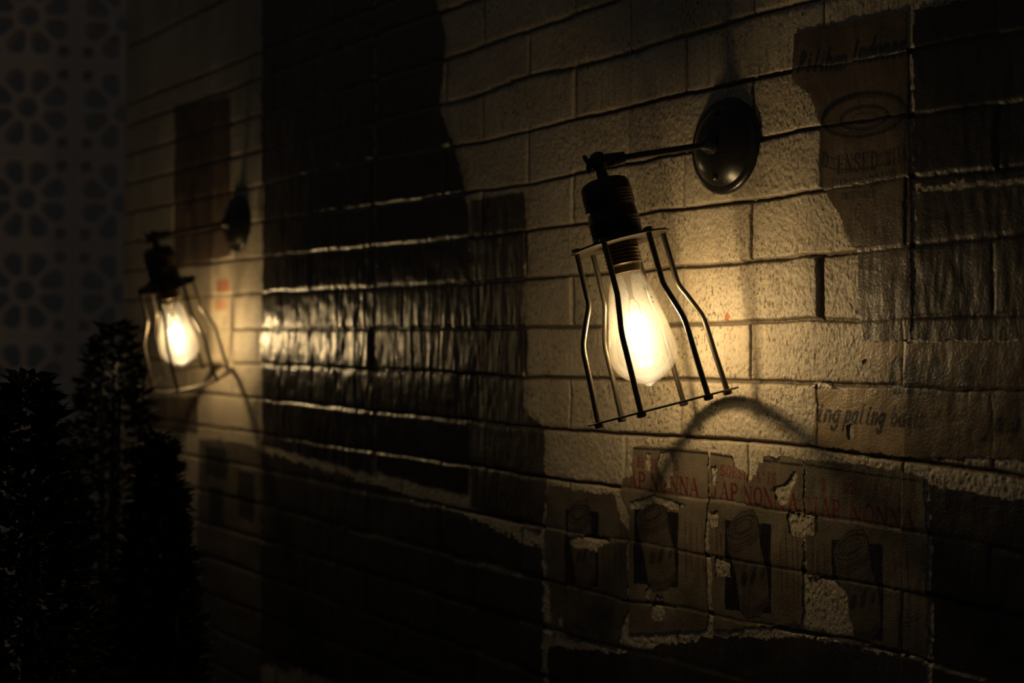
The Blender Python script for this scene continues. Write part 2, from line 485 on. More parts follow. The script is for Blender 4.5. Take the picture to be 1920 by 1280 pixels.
SCRIPT = {  # y 0..1 is the x-height here, 1.7 an ascender, -.7 a descender
 'i': [(1, [(.5, 1), (.5, .1), (.75, 0)]), (1, [(.5, 1.4), (.52, 1.5)])],
 'n': [(1, [(.15, 1), (.15, 0)]), (1, [(.15, .6)] + arc(.5, .68, .34, .32, 150, 0) + [(.84, 0)])],
 'g': [(1, arc(.48, .52, .36, .48, 20, 380, 14)), (1, [(.84, 1), (.84, -.35)] + arc(.5, -.4, .34, .35, 0, -170))],
 'p': [(1, [(.15, 1), (.1, -.75)]), (1, arc(.5, .52, .36, .48, 170, -160, 14))],
 'a': [(1, arc(.48, .5, .36, .5, 20, 380, 14)), (1, [(.84, 1), (.84, .1), (1.0, 0)])],
 'l': [(1, [(.5, 1.75), (.45, .15), (.7, 0)])],
 'b': [(1, [(.15, 1.75), (.15, .05)]), (1, arc(.5, .5, .36, .5, 170, -170, 14))],
 'k': [(1, [(.15, 1.75), (.15, 0)]), (1, [(.8, 1), (.2, .45), (.85, 0)])],
 'j': [(1, [(.5, 1), (.5, -.4)] + arc(.25, -.4, .25, .3, 0, -160)), (1, [(.5, 1.4), (.52, 1.5)])],
 'h': [(1, [(.15, 1.75), (.15, 0)]), (1, [(.15, .6)] + arc(.5, .68, .34, .32, 150, 0) + [(.84, 0)])],
 'd': [(1, arc(.48, .5, .36, .5, 20, 380, 14)), (1, [(.84, 1.75), (.84, 0)])],
 'o': [(1, arc(.5, .5, .38, .5, 0, 360, 16))],
 'e': [(1, [(.15, .5), (.82, .55)] + arc(.5, .5, .36, .5, 10, 320, 14))],
 's': [(1, arc(.5, .75, .28, .25, 30, 250, 8) + arc(.5, .27, .3, .27, 80, -150, 8))],
 'm': [(1, [(.08, 1), (.08, 0)]), (1, arc(.28, .72, .2, .28, 180, 0) + [(.48, 0)]), (1, arc(.7, .72, .2, .28, 180, 0) + [(.9, 0)])],
 'P': [(1, [(.2, 1.7), (.1, 0)]), (1, arc(.42, 1.25, .42, .45, 120, -110, 12))],
 'I': [(1, [(.5, 1.7), (.4, 0)])],
 ' ': [],
}
SANS = {
 'O': [(1, arc(.5, .5, .40, .5, 0, 360, 20))],
 'N': [(1, [(.1, 0), (.1, 1), (.85, 0), (.85, 1)])],
 'A': [(1, [(.02, 0), (.5, 1), (.98, 0)]), (1, [(.2, .3), (.8, .3)])],
 'S': [(1, arc(.5, .75, .34, .25, 20, 270, 10) + arc(.5, .25, .36, .25, 90, -160, 10))],
 'I': [(1, [(.5, 0), (.5, 1)])], ' ': [],
}

class Paper:
    """one pasted sheet: a torn outline, printed ink and the wall's relief under it"""
    def __init__(s, poly_px, paper, step=.0009, tear=.003, seed=1, lift=.0014):
        s.poly = [UV(*p) for p in poly_px]
        ys = [p[0] for p in s.poly]; zs = [p[1] for p in s.poly]
        s.Y = np.arange(min(ys) - .006, max(ys) + .006, step)
        s.Z = np.arange(min(zs) - .006, max(zs) + .006, step)
        s.YY, s.ZZ = np.meshgrid(s.Y, s.Z, indexing='ij')
        s.seed = seed; s.lift = lift; s.step = step
        a = s.YY + tear * (fbm(s.YY * 60, s.ZZ * 60, seed) + .5 * vnoise(s.YY * 300, s.ZZ * 300, seed + 3))
        b = s.ZZ + tear * (fbm(s.YY * 60, s.ZZ * 60, seed + 9) + .5 * vnoise(s.YY * 300, s.ZZ * 300, seed + 5))
        s.a, s.b = a, b
        s.keep = s.inside(s.poly, a, b)
        s.col = np.ones(s.YY.shape + (3,)) * np.array(paper)
        s.col *= (1 + .18 * fbm(s.YY * 25, s.ZZ * 12, seed + 2))[..., None]
    @staticmethod
    def inside(poly, Y, Z):
        r = np.zeros(Y.shape, bool); n = len(poly)
        for i in range(n):
            y1, z1 = poly[i]; y2, z2 = poly[(i + 1) % n]
            c = ((z1 > Z) != (z2 > Z)) & (Y < (y2 - y1) * (Z - z1) / ((z2 - z1) if z2 != z1 else 1e-9) + y1)
            r ^= c
        return r
    def hole(s, poly_px):
        s.keep &= ~s.inside([UV(*p) for p in poly_px], s.a, s.b)
    def wear(s, thr=.45, scale=22, box=None):
        n = fbm(s.YY * scale, s.ZZ * scale * .6, s.seed + 77, 4)
        k = n > thr
        if box: k &= s.inside([UV(*p) for p in box], s.YY, s.ZZ)
        s.keep &= ~k
    def fill(s, poly_px, c, alpha=1.0, rough=0):
        m = s.inside([UV(*p) for p in poly_px], s.YY + rough * vnoise(s.YY * 200, s.ZZ * 200, 4), s.ZZ)
        s.col[m] = s.col[m] * (1 - alpha) + np.array(c) * alpha
    def stroke(s, pts, width, c, alpha=1.0):
        """pts in (along, height) metres"""
        for (a, b) in zip(pts[:-1], pts[1:]):
            w2 = width * .5 + s.step * .6
            i0, i1 = np.searchsorted(s.Y, [min(a[0], b[0]) - w2, max(a[0], b[0]) + w2])
            j0, j1 = np.searchsorted(s.Z, [min(a[1], b[1]) - w2, max(a[1], b[1]) + w2])
            if i1 <= i0 or j1 <= j0: continue
            Y = s.YY[i0:i1, j0:j1]; Z = s.ZZ[i0:i1, j0:j1]
            dx, dz = b[0] - a[0], b[1] - a[1]; L2 = dx * dx + dz * dz + 1e-12
            tt = np.clip(((Y - a[0]) * dx + (Z - a[1]) * dz) / L2, 0, 1)
            d = np.hypot(Y - a[0] - tt * dx, Z - a[1] - tt * dz)
            k = np.clip((width * .5 - d) / (s.step * .9) + .5, 0, 1) * alpha
            k = k * np.clip(1.25 + .9 * fbm(Y * 160, Z * 160, s.seed + 6), 0, 1)
            k = k[..., None]
            s.col[i0:i1, j0:j1] = s.col[i0:i1, j0:j1] * (1 - k) + np.array(c) * k
    def pxline(s, pts, wpx, c, alpha=1.0):
        q = [UV(*p) for p in pts]
        sc = abs(UV(pts[0][0], pts[0][1])[1] - UV(pts[0][0], pts[0][1] + 1)[1])
        s.stroke(q, wpx * sc, c, alpha)
    def text(s, txt, p0, p1, hpx, font, c, weight=.16, slant=0.0, fill=.78, alpha=1.0, widths=None):
        """txt set from baseline start p0 to baseline end p1 (photograph points), caps hpx tall"""
        a = np.array(UV(*p0)); b = np.array(UV(*p1))
        up = np.array([0, UV(p0[0], p0[1] - hpx)[1] - a[1]]); hgt = up[1]
        n = len(txt); adv = (b - a) / n
        for i, ch in enumerate(txt):
            if ch not in font: continue
            o = a + adv * i
            for (wt, pl) in font[ch]:
                pts = [tuple(o + adv * fill * x + up * y + adv / np.linalg.norm(adv) * slant * y * hgt) for x, y in pl]
                s.stroke(pts, hgt * weight * wt, c, alpha)
    def build(s, name, mat, label, cat, group, pucker=.0, follow=.22):
        h = relief(s.YY, s.ZZ, paper=follow)
        h = h + s.lift + pucker * (fbm(s.YY * 75, s.ZZ * 14, s.seed + 11) * .8 + .35 * vnoise(s.YY * 190, s.ZZ * 60, s.seed + 12) + .2)
        h = np.maximum(h, relief(s.YY, s.ZZ) + .0002)
        o = grid_mesh(name, s.Y, s.Z, 1.0 - h, s.keep, np.clip(s.col, .003, 1), mat)
        return tag(o, label, cat, group)

INK = (.016, .016, .017); RED = (.15, .016, .014); BLU = (.020, .024, .034)

def ell(cx, cy, rx, ry, rot, a0, a1, n=18):
    c, s_ = math.cos(math.radians(rot)), math.sin(math.radians(rot))
    out = []
    for i in range(n + 1):
        a = math.radians(a0 + (a1 - a0) * i / n)
        x, y = rx * math.cos(a), ry * math.sin(a)
        out.append((cx + x * c - y * s_, cy + x * s_ + y * c))
    return out

def tin_print(P, cx, top, sx, sy, letters=True):
    """the round-topped tin of the milk poster; local px = photo px of the sheet on the right scaled by sx, sy"""
    def q(x, y): return (cx + (x - 1622) * sx, top + (y - 215) * sy)
    def line(pts, w, c=INK, al=.9): P.pxline([q(*p) for p in pts], w * sx, c, al)
    for (rx, ry, w) in ((79, 40, 8), (70, 33, 2), (45, 22, 5), (39, 18, 2), (22, 10, 2)):
        line(ell(1622, 215 + (0 if rx > 60 else 6), rx, ry, -8, 0, 360, 40), w, INK, .8)
    line(ell(1622, 215, 76, 38, -8, 190, 260), 9)
    for x in (1612, 1640): line([(x, 176), (x + 2, 205)], 3, INK, .5)
    line([(1545, 225), (1546, 560)], 3, INK, .7); line([(1700, 205), (1703, 510)], 4, INK, .7)
    for dy, w in ((62, 2), (82, 3)): line(ell(1622, 210 + dy, 79, 24, -9, 10, 170), w, INK, .8)
    for dy, w in ((330, 2), (352, 4), (366, 5), (385, 3)): line(ell(1624, 206 + dy, 79, 40, -9, 5, 175), w, INK, .75)
    if letters:
        P.text('ENSED', q(1573, 325), q(1652, 316), 32 * sy, SERIF, INK, .15)
        P.text('MILK', q(1664, 311), q(1708, 299), 27 * sy, SERIF, INK, .17)
        P.text('D', q(1546, 312), q(1559, 312), 26 * sy, SERIF, INK, .17)
        P.text('ILKMAID', q(1562, 353), q(1619, 352), 17 * sy, SERIF, INK, .17)
        P.text('BRAND', q(1634, 352), q(1684, 337), 20 * sy, SERIF, INK, .17)
        P.text('SWEETENED', q(1580, 375), q(1645, 368), 13 * sy, SERIF, INK, .18)
        P.text('PRODUCT', q(1614, 557), q(1680, 541), 19 * sy, SERIF, INK, .17)

G_SHEET = 'old advertising sheets pasted on the brick wall'
# --- sheet with the large milk tin, right of the near lamp
P = Paper([(1490, 62), (1600, 40), (1700, 20), (1708, 330), (1712, 640), (1650, 640), (1612, 640), (1608, 470), (1592, 452),
           (1575, 400), (1545, 352), (1541, 240), (1520, 180), (1486, 150)], (.105, .078, .054), seed=3, tear=.0016)
P.text('Pilihan', (1497, 136), (1590, 128), 22, SCRIPT, BLU, .32, .25, .8)
P.text('Indones', (1597, 120), (1700, 103), 24, SCRIPT, BLU, .32, .25, .8)
tin_print(P, 1622, 215, 1, 1)
P.fill(ell(1560, 424, 15, 20, 0, 0, 360), (.16, .12, .085)); P.pxline(ell(1560, 424, 15, 20, 0, 0, 360), 3, INK, .8)
P.pxline(ell(1561, 424, 7, 12, 10, 0, 300), 4, INK, .8)
for (x, y, rx, ry) in ((1612, 396, 5, 14), (1611, 440, 9, 26), (1613, 480, 8, 18), (1650, 445, 9, 22), (1668, 430, 6, 18), (1648, 505, 7, 10)):
    P.pxline(ell(x, y, rx, ry, 8, 0, 330), 3.5, INK, .6)
P.hole([(1541, 240), (1575, 232), (1572, 400), (1540, 420)]) if False else None
P.build('milk_advert_sheet', M_PAPER, 'brown sheet with a large printed milk tin, right of the near lamp', 'poster', G_SHEET, .0005, .08)

# --- dark sheets at the right border
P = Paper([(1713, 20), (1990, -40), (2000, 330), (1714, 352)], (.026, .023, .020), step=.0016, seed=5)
P.pxline([(1800, 165), (1850, 140), (1900, 132)], 3, INK); P.text('IN', (1730, 285), (1765, 280), 16, SERIF, INK, .2)
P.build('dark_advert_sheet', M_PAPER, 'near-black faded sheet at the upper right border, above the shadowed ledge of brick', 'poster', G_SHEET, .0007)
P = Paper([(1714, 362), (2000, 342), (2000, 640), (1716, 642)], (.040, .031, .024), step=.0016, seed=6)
for x in (1722, 1800, 1822): P.pxline([(x, 380), (x + 2, 620)], 5, INK, .5)
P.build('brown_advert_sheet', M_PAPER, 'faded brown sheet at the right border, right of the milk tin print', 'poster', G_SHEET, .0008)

# --- sheet with the big black capitals and the slanted line of script
P = Paper([(1624, 640), (2010, 640), (2010, 860), (1740, 860), (1530, 838), (1526, 790), (1538, 760), (1524, 735), (1526, 718),
           (1545, 712), (1556, 722), (1580, 728), (1612, 727), (1670, 726), (1655, 700), (1622, 672), (1614, 690), (1610, 640)],
          (.36, .26, .15), seed=8, tear=.0022)
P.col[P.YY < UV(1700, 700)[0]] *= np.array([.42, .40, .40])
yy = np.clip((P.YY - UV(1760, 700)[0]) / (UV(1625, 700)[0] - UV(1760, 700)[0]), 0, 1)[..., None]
P.text('ONA', (1671, 733), (1776, 733), 56, SANS, INK, .30, 0, .86, .9)
P.text('SI', (1802, 732), (1866, 731), 50, SANS, INK, .32, 0, .8, .9)
P.pxline(ell(1536, 700, 12, 26, 0, 20, 160), 8, INK); P.pxline(ell(1566, 700, 12, 26, 0, 20, 160), 7, INK)
P.text('ing', (1530, 789), (1577, 791), 20, SCRIPT, INK, .31, .3, .85)
P.text('paling', (1585, 791), (1660, 796), 20, SCRIPT, INK, .31, .3, .85)
P.text('baik', (1670, 797), (1730, 800), 21, SCRIPT, INK, .31, .3, .85)
P.text('jang', (1848, 808), (1912, 812), 24, SCRIPT, INK, .31, .3, .85)
P.hole([(1588, 800), (1600, 792), (1604, 820), (1592, 826)])
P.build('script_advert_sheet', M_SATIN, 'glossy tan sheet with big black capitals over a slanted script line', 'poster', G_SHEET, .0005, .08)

# --- the row of labels under the near lamp
def can_panel(P, x0, y0, w, h, skew):
    def q(x, y): return (x0 + x * w, y0 + y * h + x * skew)
    P.fill([q(0, 0), q(1, 0), q(1, 1), q(0, 1)], (.010, .010, .011), .97)
    paper = (.12, .098, .075)
    body = [q(*p) for p in ((.03, .12), (.12, .02), (.35, -.1), (.62, -.14), (.72, .0), (.78, .25), (.92, .55), (.97, .88), (.75, 1.04), (.45, 1.08), (.33, .98), (.22, .6), (.08, .35))]
    P.fill(body, paper, .9)
    P.pxline(body + body[:1], 2.5, INK, .9)
    for k, (yy, hh_) in enumerate(((.06, .11), (.04, .085), (.05, .06))):
        P.pxline(ell(x0 + .40 * w, y0 + yy * h + skew * .4, w * (.36 - .08 * k), h * hh_, -32, 0, 360, 24), 2.5, INK, .8)
    for k in range(3):
        P.pxline([q(.05, .25 + .035 * k), q(.28, .27 + .035 * k), q(.52, .20 + .035 * k), q(.76, .08 + .035 * k)], 2.5, INK, .8)
    for k in range(4):
        P.pxline([q(.36, .92 + .035 * k), q(.58, .96 + .03 * k), q(.8, .90 + .03 * k), q(.97, .78 + .03 * k)], 2.5, INK, .75)
    for (x, y, rx, ry) in ((.42, .66, .10, .09), (.62, .62, .07, .12), (.82, .6, .05, .08)):
        P.fill(ell(x0 + x * w, y0 + y * h, rx * w * .7, ry * h, 12, 0, 360), INK, .75)

def stripes(P, xs, ya, yb, c=(.075, .014, .014)):
    for x in xs: P.pxline([(x, ya + rng.uniform(-14, 14)), (x + 2, yb + rng.uniform(-20, 20))], 2.3, c, .85)

PAP = (.175, .142, .100)
G_LAB = 'red-lettered labels in a row under the near lamp'
# first (leftmost, mostly lost in the dark)
P = Paper([(1030, 905), (1060, 915), (1150, 925), (1162, 950), (1180, 1010), (1182, 1130), (1160, 1210), (1040, 1190), (1022, 1000)], (.115, .098, .074), seed=21, tear=.004)
P.text('IL A', (1098, 936), (1152, 942), 14, SERIF, RED, .18)
can_panel(P, 1062, 952, 62, 140, 8); stripes(P, (1134, 1143, 1155, 1166), 1000, 1090)
P.hole([(1070, 1008), (1120, 1000), (1150, 1012), (1120, 1030), (1080, 1028)])
P.wear(.5, 26)
P.build('tin_label', M_PAPER, 'shadowed torn label with a dark tin panel, leftmost of the row under the near lamp', 'poster', G_LAB, .0005, .12)
# second
P = Paper([(1188, 834), (1260, 838), (1328, 846), (1330, 960), (1326, 1000), (1330, 1180), (1180, 1190), (1182, 960), (1164, 924), (1168, 896), (1186, 890)], PAP, seed=23, tear=.0022)
P.pxline([(1190, 840), (1262, 844), (1330, 850)], 3.6, INK)
P.text('BE OE', (1196, 874), (1238, 879), 17, SERIF, RED, .16); P.text("'S", (1258, 880), (1275, 882), 18, SERIF, RED, .17)
P.text('AP', (1181, 914), (1214, 917), 30, SERIF, RED, .17, fill=.85)
P.text('NONNA', (1221, 918), (1314, 930), 30, SERIF, RED, .17, fill=.85)
can_panel(P, 1191, 953, 84, 140, 8); stripes(P, (1288, 1298, 1310, 1320, 1324), 990, 1085)
P.hole([(1240, 848), (1256, 846), (1262, 870), (1262, 892), (1250, 902), (1240, 888), (1236, 865)])
P.hole([(1212, 852), (1219, 852), (1220, 880), (1213, 882)])
P.hole([(1252, 898), (1258, 898), (1256, 914), (1246, 916)])
P.hole([(1182, 938), (1230, 930), (1290, 946), (1270, 958), (1250, 950), (1225, 940), (1205, 952), (1184, 950)])
P.wear(.55, 24, [(1180, 1000), (1340, 1000), (1340, 1200), (1180, 1200)])
P.build('tin_label', M_PAPER, 'torn label reading AP NONNA in dark red above a black tin panel', 'poster', G_LAB, .0005, .12)
# third
P = Paper([(1332, 846), (1372, 852), (1374, 862), (1432, 866), (1436, 852), (1508, 858), (1512, 870), (1508, 920), (1506, 1170), (1340, 1180), (1336, 1060), (1330, 1000)], PAP, seed=25, tear=.0026)
P.pxline([(1332, 850), (1374, 857)], 4, INK); P.pxline([(1418, 861), (1508, 872)], 4.2, INK)
P.text('SOES', (1352, 891), (1396, 898), 20, SERIF, RED, .15); P.text('CLA', (1396, 898), (1431, 903), 19, SERIF, RED, .15)
P.text("'IS", (1432, 904), (1460, 906), 19, SERIF, RED, .16)
P.text('TJAP', (1317, 930), (1388, 939), 30, SERIF, RED, .17, fill=.82)
P.text('NONN', (1397, 943), (1476, 953), 32, SERIF, RED, .17, fill=.86); P.text('A', (1481, 956), (1500, 958), 32, SERIF, RED, .17, fill=.9)
P.fill([(1445, 856), (1462, 848), (1470, 844), (1466, 862), (1458, 866)], INK, .95, .001)
P.pxline([(1470, 847), (1508, 851)], 4, INK, .9)
can_panel(P, 1362, 974, 86, 168, 8); stripes(P, (1346, 1353), 985, 1045); stripes(P, (1466, 1476, 1488, 1497), 1000, 1120)
P.hole([(1374, 862), (1416, 858), (1426, 868), (1420, 886), (1404, 890), (1392, 880), (1378, 876)])
P.hole([(1400, 886), (1414, 884), (1412, 902), (1404, 904)])
P.hole([(1452, 912), (1476, 905), (1492, 880), (1500, 888), (1486, 920), (1480, 946), (1466, 950), (1456, 930)])
P.hole([(1336, 876), (1346, 872), (1345, 908), (1338, 906)])
P.hole([(1332, 960), (1350, 958), (1348, 985), (1336, 992)])
P.hole([(1345, 1046), (1370, 1050), (1372, 1078), (1346, 1080)])
P.hole([(1478, 962), (1504, 966), (1506, 1006), (1484, 1000)])
P.build('tin_label', M_PAPER, 'best-lit label reading TJAP NONN A in dark red, right under the lamp cage shadow', 'poster', G_LAB, .0006, .12)
# fourth
P = Paper([(1512, 858), (1600, 866), (1700, 884), (1738, 890), (1742, 1000), (1738, 1220), (1520, 1200), (1514, 1080), (1512, 960)], (.14, .116, .084), seed=27, tear=.003)
P.pxline([(1514, 870), (1560, 878), (1640, 890), (1728, 901)], 4.2, INK)
P.text('S .', (1543, 918), (1572, 922), 20, SERIF, RED, .16); P.text('SOE', (1582, 923), (1616, 928), 19, SERIF, RED, .16)
P.text("A'S", (1640, 926), (1672, 930), 18, SERIF, RED, .16)
P.text('TJAP', (1503, 962), (1582, 972), 32, SERIF, RED, .17, fill=.84)
P.text('NONNA', (1596, 976), (1722, 996), 34, SERIF, RED, .17, fill=.86)
can_panel(P, 1562, 1010, 96, 180, 10); stripes(P, (1526, 1536, 1548, 1680, 1692, 1704), 1030, 1140)
P.fill([(1622, 866), (1632, 862), (1638, 872), (1630, 884)], INK, .95, .001)
P.hole([(1506, 962), (1538, 966), (1532, 1000), (1508, 1000)]); P.hole([(1512, 1084), (1560, 1084), (1590, 1110), (1600, 1190), (1520, 1200)])
P.build('tin_label', M_PAPER, 'dim label reading TJAP NONNA, rightmost of the row, with a broad hole of bare brick', 'poster', G_LAB, .0006, .12)
# dark sheet below right
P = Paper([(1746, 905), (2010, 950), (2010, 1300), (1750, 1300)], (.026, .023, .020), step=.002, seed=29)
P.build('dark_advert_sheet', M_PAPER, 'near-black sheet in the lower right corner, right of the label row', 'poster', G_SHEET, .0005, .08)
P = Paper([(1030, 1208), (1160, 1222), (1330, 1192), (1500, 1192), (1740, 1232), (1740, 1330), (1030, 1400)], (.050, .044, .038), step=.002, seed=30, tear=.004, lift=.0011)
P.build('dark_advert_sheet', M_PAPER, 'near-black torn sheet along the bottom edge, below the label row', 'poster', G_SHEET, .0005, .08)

# --- glossy sheets between the two lamps
G_MID = 'varnished dark sheets between the two lamps'
P = Paper([(493, -40), (600, -50), (702, -60), (702, 395), (702, 700), (700, 890), (492, 832)], (.046, .038, .029), step=.0022, seed=41, tear=.004)  # upper part added over brick: dark paper stands in for shade
for x in (520, 560, 640): P.pxline([(x, 480), (x, 690)], 4, INK, .6)
P.build('varnished_sheet', M_VARN, 'very glossy dark sheet catching the brightest lamp reflection, right of the far lamp, its tall top added as shade over brick', 'poster', G_MID, .0024, .5)
P = Paper([(706, -60), (800, -60), (836, 60), (826, 200), (860, 300), (880, 380), (886, 560), (884, 760), (880, 930), (706, 886)], (.040, .033, .026), step=.002, seed=42, tear=.004)  # carried up over bare brick, its dark colour acting as shade
for x in (740, 800): P.pxline([(x, 450), (x, 800)], 4, INK, .6)
P.build('varnished_sheet', M_VARN, 'glossy dark sheet with narrow streaks of reflection, in the middle of the wall, its upper part added as shade over brick', 'poster', G_MID, .0008, .4)
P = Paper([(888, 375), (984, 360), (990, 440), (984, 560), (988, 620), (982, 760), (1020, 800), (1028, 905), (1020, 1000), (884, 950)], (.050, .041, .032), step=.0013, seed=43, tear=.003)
tin_print(P, 938, 430, .52, .72, True)
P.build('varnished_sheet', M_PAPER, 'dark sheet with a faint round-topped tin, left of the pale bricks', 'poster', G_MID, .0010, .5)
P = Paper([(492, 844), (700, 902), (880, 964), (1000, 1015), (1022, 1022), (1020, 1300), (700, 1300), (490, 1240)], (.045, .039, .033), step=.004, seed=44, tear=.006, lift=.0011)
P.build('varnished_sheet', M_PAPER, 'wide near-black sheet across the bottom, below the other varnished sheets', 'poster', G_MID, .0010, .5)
# --- sheets round the far lamp
G_FAR = 'sheets around the far lamp'
P = Paper([(374, 500), (436, 490), (438, 690), (434, 700), (376, 690)], (.42, .36, .26), step=.002, seed=51, tear=.003)
P.fill([(408, 526), (431, 523), (431, 546), (408, 548)], (.36, .11, .05), .8); P.fill([(404, 562), (428, 560), (428, 580), (404, 581)], (.36, .15, .07), .7)
for k in range(9): P.pxline([(384, 596 + k * 8), (430, 595 + k * 8)], 2, (.12, .1, .08), .6)
P.build('newsprint_sheet', M_PAPER, 'pale printed sheet with two reddish blocks, just right of the far bulb', 'poster', G_FAR, .0005, .6)
P = Paper([(328, 200), (376, 190), (432, 180), (434, 480), (380, 496), (326, 500)], (.12, .085, .06), step=.003, seed=52, tear=.004)
for x in (345, 362, 398): P.pxline([(x, 230), (x, 480)], 6, INK, .8)
P.build('striped_dark_sheet', M_PAPER, 'dark sheet with black upright bars behind the far lamp arm', 'poster', G_FAR, .0006, .6)
P = Paper([(374, 820), (436, 826), (492, 838), (492, 1310), (366, 1310)], (.13, .11, .08), step=.003, seed=53, tear=.004)  # lower part added to darken brick where the lamp light falls off
P.fill([(386, 835), (428, 842), (428, 900), (386, 892)], (.03, .035, .03), .9); P.fill([(448, 880), (478, 886), (478, 980), (448, 970)], (.02, .02, .02), .9)
P.fill([(392, 910), (420, 915), (420, 985), (392, 975)], (.03, .03, .03), .9)
P.build('tin_print_sheet', M_PAPER, 'torn sheet with small dark panels below the far lamp shadow, its lower part added as shade over brick', 'poster', G_FAR, .0006, .6)
P = Paper([(240, 740), (372, 742), (372, 812), (240, 800)], (.15, .11, .08), step=.003, seed=54, tear=.004)
for x in range(256, 368, 12): P.pxline([(x, 748), (x, 798)], 3, (.05, .03, .02), .6)
P.build('brown_strip_sheet', M_PAPER, 'brown strip with fine upright lines under the far lamp cage', 'poster', G_FAR, .0006, .6)

# ------------------------------------------------------------------ lattice of vent blocks (far wall), floor, back wall
def lattice():
    pitch = .265; ang = math.radians(11.7)
    # along-direction of the screen in camera terms, then world
    ax = np.array([math.cos(TH) * math.cos(ang) + math.sin(TH) * math.sin(ang), -math.sin(TH) * math.cos(ang) + math.cos(TH) * math.sin(ang), 0])
    o = at_depth(225, 550, 4.2)
    up = np.array([0, 0, 1.0]); nrm = np.cross(ax, up)          # towards the camera side
    if np.dot(nrm, CAM - o) < 0: nrm = -nrm
    cu = bpy.data.curves.new('vent_block', 'CURVE'); cu.dimensions = '2D'; cu.fill_mode = 'BOTH'; cu.extrude = .036
    cu.bevel_depth = .0022; cu.bevel_resolution = 1
    def poly(pts):
        sp = cu.splines.new('POLY'); sp.points.add(len(pts) - 1)
        for i, p in enumerate(pts): sp.points[i].co = (p[0], p[1], 0, 1)
        sp.use_cyclic_u = True
    H = pitch / 2 - .0025
    S = pitch / 168.0
    def flower(half):
        cu.splines.clear()
        if half: poly([(-H, -H), (-.001, -H), (-.001, -20 * S)] + [(20 * S * math.cos(a), 20 * S * math.sin(a)) for a in np.linspace(-math.pi / 2, -math.pi * 1.5, 14)][0:] + [(-.001, 20 * S), (-.001, H), (-H, H)])
        else:
            poly([(-H, -H), (H, -H), (H, H), (-H, H)])
            poly([(20 * S * math.cos(a), 20 * S * math.sin(a)) for a in np.linspace(0, 2 * math.pi, 24, endpoint=False)])
        for k in range(8):
            a = math.radians(22.5 + 45 * k)
            if half and math.cos(a) > 0: continue
            pts = []
            for (r, w_) in ((28, 7), (33, 10), (43, 14.5), (53, 18), (62, 18.5), (69, 15), (73.5, 9)): pts.append((r, w_))
            pl = [(r, -w_) for r, w_ in pts] + [(75, 0)] + [(r, w_) for r, w_ in pts[::-1]]
            # a petal near the axis of the block is cut flat by the frame, keep it inside
            q = []
            for r, w_ in pl:
                x = (r * math.cos(a) - w_ * math.sin(a)); y = (r * math.sin(a) + w_ * math.cos(a))
                q.append((max(-73, min(73, x)) * S, max(-73, min(73, y)) * S))
            if half: q = [(min(x, -5 * S), y) for x, y in q]
            q2 = [q[0]]
            for p in q[1:]:
                if math.hypot(p[0] - q2[-1][0], p[1] - q2[-1][1]) > 1e-4: q2.append(p)
            poly(q2)
        for sx in (-1, 1):
            if half and sx > 0: continue
            for sy in (-1, 1):
                c = (62.5 * sx, 62.5 * sy); r = 11
                poly([(S * (c[0] + max(-r, min(r, 13.5 * math.cos(b)))), S * (c[1] + max(-r, min(r, 13.5 * math.sin(b))))) for b in np.linspace(0, 2 * math.pi, 16, endpoint=False)])
        ob = bpy.data.objects.new('tmp', cu); link(ob)
        dg = bpy.context.evaluated_depsgraph_get(); dg.update()
        me = bpy.data.meshes.new_from_object(ob.evaluated_get(dg))
        vs = [tuple(v.co) for v in me.vertices]; fs = [tuple(p.vertices) for p in me.polygons]
        bpy.data.objects.remove(ob); bpy.data.meshes.remove(me)
        return vs, fs
    full = flower(False); halfb = flower(True)
    G = Geo()
    for j in range(-6, 6):
        for i in range(-5, 1):
            vs, fs = halfb if i == 0 else full
            c = o + ax * (i * pitch) + up * (j * pitch)
            G.add([c + ax * v[0] + up * v[1] + nrm * v[2] for v in vs], fs)
    # mortar between the blocks
    def bar(a0, a1, b0, b1, d0=-.035, d1=.035):
        c = [o + ax * a + up * b + nrm * d for d in (d0, d1) for (a, b) in ((a0, b0), (a1, b0), (a1, b1), (a0, b1))]
        G.add(c, [(0, 1, 2, 3), (4, 5, 6, 7), (0, 1, 5, 4), (1, 2, 6, 5), (2, 3, 7, 6), (3, 0, 4, 7)])
    for i in range(-6, 0): bar(i * pitch + pitch / 2 - .0027, i * pitch + pitch / 2 + .0027, -5.3 * pitch, 5.5 * pitch)
    for j in range(-6, 6): bar(-5.5 * pitch, 0, j * pitch + pitch / 2 - .0027, j * pitch + pitch / 2 + .0027, -.0345, .0345)
    w_ = G.build('wall_back', M_LATTICE, None, False)
    tag(w_, None, None, kind='structure')
    bpy.data.curves.remove(cu)
lattice()

def box(name, x0, x1, y0, y1, z0, z1, mat, kind=None):
    v = [(x, y, z) for x in (x0, x1) for y in (y0, y1) for z in (z0, z1)]
    f = [(0, 1, 3, 2), (4, 6, 7, 5), (0, 4, 5, 1), (2, 3, 7, 6), (0, 2, 6, 4), (1, 5, 7, 3)]
    o = mesh_obj(name, v, f, mat, None, False)
    if kind: o['kind'] = kind
    return o
box('floor', -4.0, 1.20, -1.0, 6.6, -.05, 0.0, M_FLOOR, 'structure')
box('wall_end', 1.008, 1.15, .5, Y_FAR + .004, 0.0, 2.8, M_DARKWALL, 'structure')
box('wall_far', -4.0, 2.6, 6.5, 6.6, 0.0, 3.4, M_DARKWALL, 'structure')  # added behind the block screen to keep its holes dark

